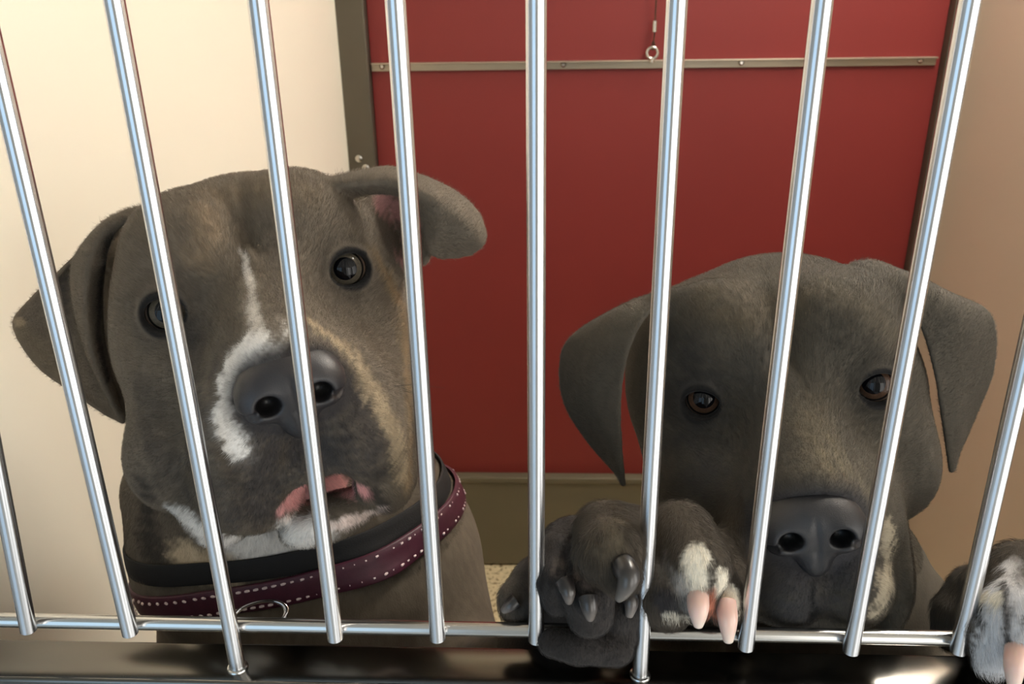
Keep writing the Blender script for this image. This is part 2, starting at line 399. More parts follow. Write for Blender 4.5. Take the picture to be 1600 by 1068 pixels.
def normals(V, Fc):
    a = V[Fc[:,2]]-V[Fc[:,0]]; b = V[Fc[:,3]]-V[Fc[:,1]]; n = np.cross(a, b)
    N = np.zeros_like(V)
    for j in range(4):
        for q in range(3): N[:,q] += np.bincount(Fc[:,j], n[:,q], len(V))
    return N/(np.linalg.norm(N, axis=1, keepdims=True)+1e-12)
def wob(V, f, seed):
    r = np.random.default_rng(seed); o = 0
    for i in range(5):
        k = r.normal(size=3); k *= f*(1+.6*i)/np.linalg.norm(k); o = o+np.sin(V@k+r.uniform(0, 6))/(1+.5*i)
    return o/2.2
def euler_cam(a, b, c):
    ca,sa,cb,sb,cc,ss = math.cos(a),math.sin(a),math.cos(b),math.sin(b),math.cos(c),math.sin(c)
    Ry = np.array([[ca,0,sa],[0,1,0],[-sa,0,ca]]); Rx = np.array([[1,0,0],[0,cb,-sb],[0,sb,cb]]); Rz = np.array([[cc,-ss,0],[ss,cc,0],[0,0,1]])
    return np.stack([RT, UP, -FW], 1)@Rz@Ry@Rx
def blob(F, px, py, y, rx, ry, rd, rot=0, k=.012, op=1):      # an ellipsoid of the photo's proportions at its own distance
    c = W(px, py, y); z = (c-CAM)@FW; a = math.radians(rot); u = RT*math.cos(a)+UP*math.sin(a); v = -RT*math.sin(a)+UP*math.cos(a)
    F.ell(c, (rx*z/F_PX, ry*z/F_PX, rd), np.stack([u, v, FW], 1), k, op)
class Head:
    def __init__(s, q): s.O = np.array(q[:3]); s.R = euler_cam(*q[3:6]); s.s = q[6]*.01
    def p(s, x, y, z): return s.O+s.R@(np.array([x,y,z])*s.s)
    def loc(s, V): return (V-s.O)@s.R/s.s
    def ell(s, F, c, r, k=1., op=1, rot=None):
        R = s.R if rot is None else s.R@rot
        F.ell(s.p(*c), np.array(r)*s.s, R, k*s.s, op)
    def cap(s, F, a, b, ra, rb, k=1., op=1): F.cap(s.p(*a), s.p(*b), ra*s.s, rb*s.s, k*s.s, op)

EYE_R = 1.22; EX = 4.7
def head_shape(F, H, flewL=0., flewR=0., Hn=None):
    E = H.ell; Cp = H.cap; Hn = Hn or H
    E(F, (0, .9, -5.6), (6.9, 4.9, 6.8), 1.)
    for s in (-1, 1):
        E(F, (s*3.0, 2.5, -2.6), (3.3, 3.2, 3.2), 1.6)
        E(F, (s*4.2, 1.2, -1.5), (2.3, 1.3, 1.5), 1.3)
        E(F, (s*4.9, -3.1, -4.6), (3.7, 5.3, 4.9), 2.0)
        E(F, (s*4.2, -3.3, -.7), (2.4, 2.6, 2.6), 2.)
    Cp(F, (0, -.6, -.8), (0, -2.4, 6.2), 3.0, 2.15, 2.0)
    E(F, (0, -4.0, 3.4), (4.2, 2.9, 4.9), 1.8)
    for s, fl in ((-1, flewL), (1, flewR)):
        E(F, (s*2.6, -5.4-fl*.5, 4.8), (2.35, 2.7+fl*.4, 2.9), 1.0)
        E(F, (s*3.4, -6.2-fl, 2.2), (2.0, 3.0+fl*.5, 3.6), 1.2)
    Cp(F, (0, -6.6, -4.5), (0, -7.6, 4.2), 3.4, 2.0, 1.0)
    E(F, (0, -8.3, 4.9), (2.1, 1.2, 1.6), .8)
    E(F, (0, 5.9, .1), (.4, 3.2, 1.1), 1.8, -1, None)
def nostril_carve(F, Hn):
    for s in (-1, 1): Hn.cap(F, (s*1.2, -3.8, 9.2), (s*1.3, -3.7, 6.6), .75, .7, .1, -1)
def eye_shape(F, H, side, open_w=1.02, open_h=.80, tilt=.12, look=(0,0,0)):
    c = np.array([side*EX, 0, -.15]); C = H.p(*c); v = CAM-C; v = v/np.linalg.norm(v)
    out = H.R@np.array([side*.28, .02, 1.]); out /= np.linalg.norm(out); v = v*.35+out*.65; v /= np.linalg.norm(v)
    s = H.s; F.ell(C, (EYE_R*1.24*s,)*3, None, 1.1*s)
    u = H.R@np.array([1,0,0.]); u = u-v*(u@v); u /= np.linalg.norm(u); w = np.cross(v, u)
    a = tilt*side; u2 = u*math.cos(a)+w*math.sin(a); w2 = -u*math.sin(a)+w*math.cos(a)
    R = np.stack([u2, w2, v], 1)
    F.ell(C+v*EYE_R*1.0*s, (open_w*s*1.14, open_h*s*1.16, EYE_R*.75*s), R, .15*s, -1)
    F.ell(C, (EYE_R*.99*s,)*3, None, 0, -1)
    t = np.linspace(0, 2*math.pi, 160, False)
    al = np.stack([np.cos(t)*open_w*1.16, np.sin(t)*open_h*1.22*(1-.18*np.cos(t)**2)], 1)*s
    zz = np.sqrt(np.maximum((EYE_R*1.10*s)**2-(al**2).sum(1), 0))
    F.splat(C+al[:, :1]*u2+al[:, 1:]*w2+zz[:, None]*v, .145*s, .001)
    return C, R
def eye_obj(name, C, s, irism, parent):
    v = CAM-C; v /= np.linalg.norm(v); u, w, _ = frame_of(v); r = EYE_R*.965*s
    angs = np.concatenate([np.linspace(0, .51, 8), np.linspace(.535, .84, 9), np.linspace(.87, .95, 3), np.linspace(1.0, math.pi, 16)])
    vs, fs, mi = [], [], []; n = 40
    for a in angs:
        bul = 1+.05*max(0, 1-(a/.95)**2)
        for j in range(n): t = 2*math.pi*j/n; vs.append(C+r*bul*(math.cos(a)*v+math.sin(a)*(math.cos(t)*u+math.sin(t)*w)))
    for i in range(len(angs)-1):
        for j in range(n):
            fs.append((i*n+j, i*n+(j+1) % n, (i+1)*n+(j+1) % n, (i+1)*n+j)[::-1]); a = angs[i]
            mi.append(0 if a < .52 else 1 if a < .84 else 2 if a < .96 else 3)
    o = mesh_obj(name, vs, fs, [M_pupil, irism, M_limb, M_scl], parent)
    o.data.polygons.foreach_set('material_index', mi); return o
def nose_obj(H, parent, k1, name='nose', col=srgb(43,41,43), deep=srgb(12,10,10)):
    s = H.s; h = .0007
    c = H.p(0, -3.6, 7.8); e = .045
    ax = [np.arange(c[i]-e, c[i]+e, h).astype(np.float32) for i in range(3)]
    F = Field(*ax, h)
    H.ell(F, (0, -3.1, 7.3), (2.35, 1.65, 1.7), .2)
    for q in (-1, 1):
        H.ell(F, (q*1.35, -3.55, 7.85), (1.2, 1.2, 1.15), .5)
    H.ell(F, (0, -4.6, 7.6), (.95, 1.4, 1.05), .6)
    for q in (-1, 1):
        H.ell(F, (q*1.18, -3.75, 8.9), (.56, .50, 1.1), .25, -1)
        for a, b in (((1.3, -3.85, 9.1), (2.0, -4.15, 8.55)), ((2.0, -4.15, 8.55), (2.6, -4.0, 7.7))):
            H.cap(F, (q*a[0], a[1], a[2]), (q*b[0], b[1], b[2]), .20, .13, .2, -1)
    H.cap(F, (0, -2.6, 9.15), (0, -4.4, 8.85), .06, .1, .25, -1); H.cap(F, (0, -4.4, 8.85), (0, -6., 8.5), .12, .13, .25, -1)
    V, Fc = F.mesh(); L = H.loc(V)
    col = np.tile(np.array(col), (len(V), 1)); w = np.zeros(len(V))
    for q in (-1, 1):
        d = np.linalg.norm((L-np.array([q*1.2, -3.75, 8.3]))/np.array([.55, .45, .9]), axis=1); w = np.maximum(w, np.clip(1.35-d, 0, 1))
    w = np.clip(w*2, 0, 1)[:, None]; col = col*(1-w)+np.array(deep)*w
    return mesh_obj(name, V, Fc, M_nose, parent, colors=col)

class Coat:
    def __init__(s, V, N, base): s.V = V; s.N = N; s.c = np.tile(np.array(base, float), (len(V), 1)); x = (V-CAM); z = x@FW; s.px = 800+F_PX*(x@RT)/z; s.py = 534-F_PX*(x@UP)/z; s.z = z; s.front = ((N*x).sum(1) < 0)
    def hit(s, px, py):
        for R in (4, 8, 16, 30):
            m = (np.abs(s.px-px) < R) & (np.abs(s.py-py) < R) & s.front
            if m.any(): i = np.where(m)[0]; return s.V[i[s.z[i].argmin()]]
        return None
    def dab(s, px, py, r, col, a=1., soft=.6, pts=None, nz=.25, seed=1):
        c = s.hit(px, py)
        if c is None: return
        R = r*((c-CAM)@FW)/F_PX; d = np.linalg.norm(s.V-c, axis=1)/R + nz*(wob(s.V, 260, seed)+wob(s.V, 1100, seed+5))
        w = (np.clip((1.15-d)/soft, 0, 1)*a)[:, None]; s.c = s.c*(1-w)+np.array(col)*w
    def stroke(s, pts, r, col, a=1., soft=.6, nz=.25, seed=1):
        rr = r if hasattr(r, '__len__') else [r]*len(pts); W_ = np.zeros(len(s.V))
        P = []
        for (x0, y0), (x1, y1), r0, r1 in zip(pts, pts[1:], rr, rr[1:]):
            n = max(2, int(math.hypot(x1-x0, y1-y0)/(min(r0, r1)*.4+1)))
            for t in np.linspace(0, 1, n): P.append((x0+(x1-x0)*t, y0+(y1-y0)*t, r0+(r1-r0)*t))
        nw = nz*(wob(s.V, 260, seed)+wob(s.V, 1100, seed+5))
        for x, y, q in P:
            c = s.hit(x, y)
            if c is None: continue
            R = q*((c-CAM)@FW)/F_PX; m = (np.abs(s.V-c) < 2*R).all(1)
            d = np.linalg.norm(s.V[m]-c, axis=1)/R+nw[m]; W_[m] = np.maximum(W_[m], np.clip((1.15-d)/soft, 0, 1))
        w = (W_*a)[:, None]; s.c = s.c*(1-w)+np.array(col)*w
def fur(name, V, Fc, N, col, flow, keep, dens, length, parent, seed, label=None, rad=.00006):
    r = np.random.default_rng(seed)
    tri = np.concatenate([Fc[:, [0,1,2]], Fc[:, [0,2,3]]]); k = keep[tri].min(1) > 0; tri = tri[k]
    A = np.linalg.norm(np.cross(V[tri[:,1]]-V[tri[:,0]], V[tri[:,2]]-V[tri[:,0]]), axis=1)/2*keep[tri].mean(1)
    n = int(A.sum()*dens); cdf = np.cumsum(A); t = tri[np.minimum(np.searchsorted(cdf, r.uniform(0, cdf[-1], n)), len(tri)-1)]
    u = r.uniform(size=(n,2)); f = u.sum(1) > 1; u[f] = 1-u[f]; w = np.stack([1-u.sum(1), u[:,0], u[:,1]], 1)
    P = (V[t]*w[:,:,None]).sum(1); Nn = (N[t]*w[:,:,None]).sum(1); Cc = (col[t]*w[:,:,None]).sum(1); Ln = (length[t]*w).sum(1)
    D = flow(P); D = D+r.normal(size=D.shape)*.16; D = D-Nn*(D*Nn).sum(1, keepdims=True); D /= np.linalg.norm(D, axis=1, keepdims=True)+1e-9
    Ln = (Ln*r.uniform(.6, 1.3, n))[:,None]; Nl = Nn+r.normal(size=Nn.shape)*.25
    pts = np.stack([P-Nn*.0003, P+D*Ln*.33+Nl*Ln*.12, P+D*Ln*.68+Nl*Ln*.17, P+D*Ln+Nl*Ln*.16], 1)
    hc = bpy.data.hair_curves.new(name); hc.add_curves([4]*n)
    hc.attributes['position'].data.foreach_set('vector', pts.astype(np.float32).ravel())
    ra = hc.attributes.get('radius') or hc.attributes.new('radius', 'FLOAT', 'POINT')
    ra.data.foreach_set('value', np.tile(np.array([1, .9, .6, .15], np.float32)*rad, n))
    ca = hc.attributes.new('haircol', 'FLOAT_COLOR', 'CURVE'); c4 = np.ones((n,4), np.float32); c4[:,:3] = Cc*r.uniform(.75, 1.35, (n,1)); ca.data.foreach_set('color', c4.ravel())
    hc.materials.append(M_hair); o = link(bpy.data.objects.new(name, hc), parent); o['kind'] = 'stuff'
    if label: o['label'] = label
    return o
def claw(pts, rads, parent, m, base, tip, seg=16):
    P = catmull(np.array(pts), 14); R = catmull(np.array(rads)[:,None], 14)[:,0]
    P = np.concatenate([P, [P[-1]+(P[-1]-P[-2])*.3]]); R = np.append(np.maximum(R, .0003), R[-1]*.35)
    bm = bmesh.new(); tube(bm, list(P), list(R), seg); me_n = len(P)
    me = bpy.data.meshes.new('claw'); bmesh.ops.recalc_face_normals(bm, faces=bm.faces)
    for f in bm.faces: f.smooth = True
    bm.to_mesh(me); bm.free(); me.materials.append(m)
    co = np.zeros(len(me.vertices)*3); me.vertices.foreach_get('co', co); co = co.reshape(-1,3)
    d = P[-1]-P[0]; t = np.clip(((co-P[0])@d)/(d@d), 0, 1)[:,None]**1.8
    ca = me.color_attributes.new('coat', 'FLOAT_COLOR', 'POINT'); c4 = np.ones((len(co),4), np.float32); c4[:,:3] = np.array(base)*(1-t)+np.array(tip)*t
    ca.data.foreach_set('color', c4.ravel())
    return link(bpy.data.objects.new('claw', me), parent)
def whiskers(H, parent, sides, seed, m):
    r = np.random.default_rng(seed); bm = bmesh.new()
    for q in sides:
        for i in range(9):
            a = H.p(q*(3.2+r.uniform(0, 1.2)), -4.6-r.uniform(0, 3), 3.2+r.uniform(0, 3.2)); d = H.R@np.array([q*1., -.25+r.uniform(-.3, .3), .1+r.uniform(-.5, .3)]); L = r.uniform(.02, .035)
            tube(bm, [a, a+d*L*.5, a+d*L+np.array([0,0,-.004])], [.00016, .00012, .00004], 5)
    o = bm_obj('whiskers', bm, m, parent, True); o['kind'] = 'stuff'
VOX = .0013
M_whisk = mat('whisker', srgb(40,38,38), .4)
def sstep(x): x = np.clip(x, 0, 1); return x*x*(3-2*x)
def torso(F, x0, chest, hipx):
    c = np.array(chest); mid = np.array([(c[0]+hipx)/2, c[1]+.12, c[2]-.26]); hip = np.array([hipx, c[1]+.21, c[2]-.50])
    F.ell(c, (.092, .10, .13), None, .04); F.chain([c, mid, hip], [.095, .082, .085], .05)
    for s in (-1, 1):
        kn = hip+[s*.075, -.10, -.13]; hk = np.array([hip[0]+s*.08, hip[1]+.09, FL+.13]); ft = np.array([hip[0]+s*.08, hip[1]+.03, FL+.022])
        F.chain([hip+[s*.045, -.01, -.01], kn, hk, ft], [.078, .048, .024, .022], .03)
        for t in (-1.5, -.5, .5, 1.5): F.chain([ft, ft+[t*.014, -.045, .004], ft+[t*.017, -.068, -.008]], [.018, .014, .012], .006)
    F.chain([hip+[0, .06, .0], hip+[.01, .16, .02], hip+[.03, .26, -.06], hip+[.05, .34, -.10]], [.03, .02, .014, .007], .02)
def toes(F, spec, k=.004):
    for pts, rad in spec: F.chain([W(*p) for p in pts], rad, k)

# =================================================================== left dog
def build_dog1():
    H = Head((-.16453, .11043, .15633, .29381, .30215, .27663, 1.10511))
    F = Field(axis(-.39, .20, -.365, .075, VOX), axis(-.05, .95, -.028, .235, VOX), axis(FL-.02, .30, -.045, .245, VOX), VOX)
    nb = H.p(0, 0, -7)
    chest = np.array([-.155, .20, -.12])
    torso(F, 0, chest, -.17)
    F.chain([H.p(0, 0, -6), W(420, 760, .20), W(450, 980, .20), chest], [.062, .082, .092, .09], .04)
    F.chain([W(260, 770, .17), W(300, 880, .15), W(400, 960, .14)], [.028, .034, .035], .03)      # loose neck skin
    # right-hand shoulder and the foreleg that reaches the rail
    F.chain([W(560, 940, .20), W(650, 990, .17), W(740, 1070, .13)], [.07, .05, .034], .03)
    F.chain([W(740, 1070, .13), W(850, 1010, .06), W(890, 880, .035)], [.034, .022, .019], .02)
    F.chain([W(380, 1040, .17), W(330, 1250, .10), W(340, 1290, .04)], [.05, .03, .02], .02)      # other foreleg, paw held low behind the gate
    F.chain([W(340, 1290, .05), W(350, 1350, .04)], [.022, .018], .02)
    toes(F, [(((885, 850, .040), (868, 862, .016), (866, 905, .000), (874, 936, -.002)), (.014, .0100, .0098, .0086)),
             (((900, 850, .040), (914, 872, .010), (918, 925, -.008), (922, 958, -.009)), (.016, .0118, .0132, .0118)),
             (((930, 870, .030), (962, 910, .014), (970, 950, .006), (966, 980, .004)), (.014, .0105, .0120, .0115)),
             (((880, 880, .040), (835, 905, .034), (812, 935, .024), (808, 948, .022)), (.016, .012, .0115, .010))], .002)
    F.chain([W(862, 1003, -.004), W(900, 1010, -.008)], [.0072, .0088], .004); F.chain([W(915, 1010, -.008), W(962, 1012, -.006)], [.0088, .0092], .0025)
    head_shape(F, H, .5, .2)
    blob(F, 392, 735, .062, 88, 98, .034, -8, .012); blob(F, 300, 690, .100, 92, 112, .045, -25, .02)
    blob(F, 345, 790, .075, 55, 62, .03, 0, .012); blob(F, 575, 665, .062, 66, 80, .034, 15, .012)
    blob(F, 598, 715, .080, 50, 84, .035, 10, .012); blob(F, 605, 610, .125, 48, 120, .04, 8, .02)
    blob(F, 500, 766, .050, 58, 24, .020, 22, .006, -1); blob(F, 515, 808, .068, 78, 36, .03, 20, .010)
    F.cap(W(250, 400, .17), W(190, 400, .17), .02, .012, .01)
    ear_sheets = [
        [[(235,345,.17),(155,372,.17),(112,408,.165)], [(225,420,.17),(120,440,.17),(42,476,.160)], [(205,520,.17),(100,540,.165),(24,512,.155)],
         [(195,600,.165),(130,600,.16),(62,572,.155)], [(192,656,.155),(165,645,.155),(118,612,.155)]],
        [[(240,320,.15),(200,330,.15),(168,345,.15)], [(178,362,.14),(158,362,.135),(138,374,.145)], [(160,430,.155),(138,425,.13),(115,415,.145)],
         [(158,500,.155),(135,495,.13),(118,478,.145)], [(168,570,.15),(150,570,.135),(138,552,.15)], [(191,656,.155),(186,650,.155),(180,638,.16)]],
        [[(495,285,.16),(510,292,.15),(520,310,.165)], [(600,263,.165),(602,282,.145),(600,300,.16)], [(660,277,.165),(660,300,.14),(652,320,.15)],
         [(712,302,.165),(708,335,.14),(676,392,.145)], [(745,333,.16),(735,362,.14),(706,400,.148)], [(757,366,.155),(752,382,.148),(735,395,.15)]],
        [[(560,318,.17),(600,300,.185),(650,300,.175)], [(575,345,.165),(615,340,.195),(668,335,.165)], [(590,385,.16),(630,380,.19),(682,362,.155)], [(620,440,.155),(640,425,.17),(664,408,.158)]],
        [[(655,322,.16),(665,330,.145)], [(672,335,.15),(686,340,.142)], [(668,372,.15),(682,372,.142)], [(655,405,.158),(664,410,.152)]],
    ]
    for g in ear_sheets: F.splat(sheet(g), .0016, .004)
    nostril_carve(F, H)
    eyes = [eye_shape(F, H, -1, 1.04, .76), eye_shape(F, H, 1, 1.06, .80)]
    # hanging lip and open mouth
    V, Fc = F.mesh(); N = normals(V, Fc); L = H.loc(V)
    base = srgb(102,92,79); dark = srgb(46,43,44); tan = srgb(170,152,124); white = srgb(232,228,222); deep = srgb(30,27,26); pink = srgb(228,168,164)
    C = Coat(V, N, base)
    C.c *= (1+.10*wob(V, 45, 3))[:, None]
    paw = (V[:,0] > -.01)&(V[:,1] < .06); w = sstep((V[:,0]+.03)/.03)[:,None]*sstep((.10-V[:,1])/.03)[:,None]; C.c = C.c*(1-w)+np.array(srgb(44,40,38))*w
    C.stroke([(330,330),(320,400)], 30, srgb(150,128,100), .5, 1.2)
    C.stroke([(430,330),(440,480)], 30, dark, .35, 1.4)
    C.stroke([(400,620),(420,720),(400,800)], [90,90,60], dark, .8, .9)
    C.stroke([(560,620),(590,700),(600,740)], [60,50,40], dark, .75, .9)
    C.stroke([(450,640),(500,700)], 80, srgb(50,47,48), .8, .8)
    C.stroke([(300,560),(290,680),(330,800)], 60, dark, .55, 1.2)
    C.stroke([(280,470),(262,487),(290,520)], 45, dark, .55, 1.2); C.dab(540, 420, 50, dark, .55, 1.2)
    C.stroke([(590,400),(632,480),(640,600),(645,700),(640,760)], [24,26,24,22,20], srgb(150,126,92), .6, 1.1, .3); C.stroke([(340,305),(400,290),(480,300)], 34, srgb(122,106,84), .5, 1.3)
    C.stroke([(225,620),(240,700),(290,770)], 40, dark, .5, 1.2); C.stroke([(225,760),(230,850),(260,900)], 30, deep, .75, .9)  # second stroke: shade of the neck fold painted into the coat
    C.stroke([(378,390),(390,450),(398,520),(420,545)], [4,7,16,34], white, .75, 1., .5)
    C.stroke([(400,530),(368,556),(350,600),(352,660),(376,700)], [52,44,38,38,34], srgb(170,164,156), .45, 1.4, .3); C.stroke([(385,430),(398,510),(440,540)], [16,36,44], srgb(170,160,146), .4, 1.4, .3)
    C.stroke([(400,540),(365,560),(348,600),(350,660),(372,705)], [34,26,22,20,16], white, .95, .6, .4)
    C.stroke([(490,500),(540,540),(590,610),(620,680),(630,740)], [14,20,22,24,24], tan, .8, .9, .4)
    C.stroke([(380,590),(400,560),(450,545),(510,550),(550,590)], 16, deep, .5, .8)
    C.stroke([(445,790),(470,768),(520,758),(560,765)], [14,26,34,20], pink, .95, .5); C.stroke([(450,812),(500,825),(560,815),(600,795)], 10, srgb(225,205,195), .85, .6); C.stroke([(590,770),(600,800)], 14, deep, .7)
    C.stroke([(270,800),(340,850),(420,860),(490,840)], [20,30,40,40], white, .9, .6)
    C.stroke([(290,870),(350,890)], 34, srgb(210,190,160), .85, .7)
    C.stroke([(600,320),(640,340),(640,400)], [26,30,24], pink, .6, .7)
    C.stroke([(172,380),(160,450),(156,520),(172,590)], [16,18,16,10], deep, .85, .8); C.stroke([(98,440),(102,560)], [16,14], dark, .7, 1.); C.dab(34, 505, 9, tan, .7)  # deep stroke: shade inside the ear hollow, painted on
    C.stroke([(556,402),(574,398)], [7,4], srgb(14,12,12), .95, .5, .1)
    C.stroke([(40,520),(70,550),(100,590)], [18,24,18], srgb(124,112,92), .6, 1.2)
    crease_shade = srgb(20,17,17)  # shade in the gaps between toes, painted into the coat
    C.stroke([(893,872),(897,945)], 6, crease_shade, .9, .8, .1); C.stroke([(944,885),(948,965)], 6, crease_shade, .9, .8, .1); C.stroke([(848,875),(842,930)], 6, crease_shade, .8, .8, .1)
    C.stroke([(866,880),(872,898)], 11, srgb(104,92,84), .6, 1., .8); C.stroke([(910,890),(920,912)], 12, srgb(108,94,86), .6, 1., .8)  # hair glints painted on the toes as lighter strokes
    nd = np.linalg.norm((L-np.array([0,-3.6,7.9]))/np.array([2.9,2.2,2.4]), axis=1); w = (np.clip((1.2-nd)/.3, 0, 1)*.9)[:,None]; C.c = C.c*(1-w)+np.array(srgb(40,37,38))*w
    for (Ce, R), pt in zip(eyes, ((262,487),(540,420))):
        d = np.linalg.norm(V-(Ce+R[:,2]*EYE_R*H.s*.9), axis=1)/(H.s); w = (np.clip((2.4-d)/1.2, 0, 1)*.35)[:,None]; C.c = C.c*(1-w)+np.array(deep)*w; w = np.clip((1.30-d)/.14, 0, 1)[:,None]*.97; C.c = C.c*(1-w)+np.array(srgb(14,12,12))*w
    root = empty('dog', (-.17, .42, FL), 'taller grey dog with white blaze and plum collar, head tilted behind the left bars', 'dog')
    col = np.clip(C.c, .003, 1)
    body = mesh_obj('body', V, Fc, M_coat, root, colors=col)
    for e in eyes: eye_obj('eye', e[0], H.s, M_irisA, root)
    nose_obj(H, root, 1)
    dk = srgb(32,29,29); dt = srgb(122,114,108)
    for p, r in (([(882,908,-.017),(888,925,-.022),(889,940,-.021)], [.0046,.0036,.0018]), ([(918,930,-.021),(921,950,-.025),(922,966,-.024)], [.0050,.0040,.0020]),
                 ([(980,925,.002),(986,940,-.004),(983,962,-.006)], [.005,.004,.002]), ([(806,938,.014),(796,946,.012),(786,954,.012)], [.0045,.0036,.0018])):
        claw([W(*q) for q in p], r, root, M_clawd, dk, dt)
    whiskers(H, root, (-1, 1), 3, M_whisk)
    # short hair
    nt = H.p(0, -3.2, 8.5)
    keep = (V[:,2] > -.06).astype(float)*np.clip(1.2-np.maximum(0, V[:,1]-.16)*6, .1, 1)
    lx, ly, lz = L[:,0], L[:,1], L[:,2]
    dn = np.linalg.norm((L-np.array([0,-3.7,8]))/np.array([2.5,1.9,2.2]), axis=1); keep *= np.clip((dn-.9)*3, 0, 1)
    for Ce, R in eyes: keep *= np.clip((np.linalg.norm(V-(Ce+R[:,2]*EYE_R*H.s*.9), axis=1)/H.s-1.25)*5, 0, 1)
    ln = .0026+.0022*np.clip((dn-1.2)/3, 0, 1); ln = ln*np.where(np.abs(lx) > 7.4, .6, 1.)
    def flow(P):
        d = P-nt; d /= np.linalg.norm(d, axis=1, keepdims=True)+1e-9
        pw = sstep((P[:,0]+.02)/.03)[:,None]*sstep((.08-P[:,1])/.03)[:,None]; nk = sstep((.02-P[:,2])/.05)[:,None]*(1-pw)
        return d*(1-pw-nk)+pw*np.array([.1,-.5,-1.])+nk*np.array([0,.1,-1.])
    fur('fur', V, Fc, N, col, flow, keep, FUR, ln, root, 11)
    bvh = BVHTree.FromPolygons([Vector(v) for v in V], Fc.tolist())
    return H, root, bvh, body

def ring_band(name, bvh, pts, width, thick, m, parent, off=.0012, n=180, lean=0., lift=0.):
    """a strap around the neck in the plane of three front points"""
    p = [W(*q) for q in pts]; nrm = np.cross(p[1]-p[0], p[2]-p[0]); nrm /= np.linalg.norm(nrm)
    if nrm[2] < 0: nrm = -nrm
    ctr = (p[0]+p[2])/2; ctr = ctr+nrm*0
    u = p[2]-p[0]; u /= np.linalg.norm(u); v = np.cross(nrm, u); rings = []; R = []
    for a in np.linspace(0, 2*math.pi, n, False):
        d = math.cos(a)*u+math.sin(a)*v; row = []
        for h in (-.5, 0, .5):
            o = ctr+nrm*(h*width)+d*.22; hit = bvh.ray_cast(Vector(o), Vector(-d), .22)
            row.append(.22-hit[3] if hit[0] is not None else np.nan)
        R.append(row)
    R = np.array(R); 
    for j in range(3):
        c = R[:,j]; c[np.isnan(c)] = np.nanmedian(c); R[:,j] = np.minimum(c, .16)
    for _ in range(40): R = .25*np.roll(R,1,0)+.5*R+.25*np.roll(R,-1,0)
    return p, nrm, ctr, u, v, R
def strap(name, rb, width, thick, m, parent, off=.001, shift=0.):
    p, nrm, ctr, u, v, R = rb; n = len(R); bm = bmesh.new(); prof = []
    for i, a in enumerate(np.linspace(0, 2*math.pi, n, False)):
        d = math.cos(a)*u+math.sin(a)*v; row = []
        rm = R[i].max()*.5+R[i].mean()*.5+off
        for h, t in ((-.5,0),(-.5,.7),(-.46,1),(-.2,1.12),(0,1.15),(.2,1.12),(.46,1),(.5,.7),(.5,0)):
            r = np.interp(h, (-.5,0,.5), R[i])*.4+rm*.6+t*thick; row.append(bm.verts.new(ctr+nrm*(h*width+shift)+d*r))
        prof.append(row)
    for i in range(n):
        A, B = prof[i], prof[(i+1) % n]
        for j in range(9): bm.faces.new((A[j], A[(j+1) % 9], B[(j+1) % 9], B[j]))
    return bm_obj(name, bm, m, parent, True, angle=1.0)
def stitches(rb, width, thick, parent, hs, off=.001, shift=0., rng_=(0, 1), ln=.0034, gap=.0062):
    p, nrm, ctr, u, v, R = rb; n = len(R)
    for h in hs:
        bm = bmesh.new(); a = 0.
        while a < 2*math.pi:
            i = int(a/(2*math.pi)*n) % n; r = R[i].max()*.5+R[i].mean()*.5+off; r = np.interp(h, (-.5,0,.5), R[i])*.4+r*.6+thick*1.15+.0005
            P = []
            for b in (0, .5, 1):
                aa = a+b*ln/r; P.append(ctr+nrm*(h*width+shift)+(math.cos(aa)*u+math.sin(aa)*v)*r)
            tube(bm, P, [.0007, .0010, .0007], 6); a += gap/r
        o = bm_obj('stitching', bm, M_thread, parent, True); o['kind'] = 'stuff'

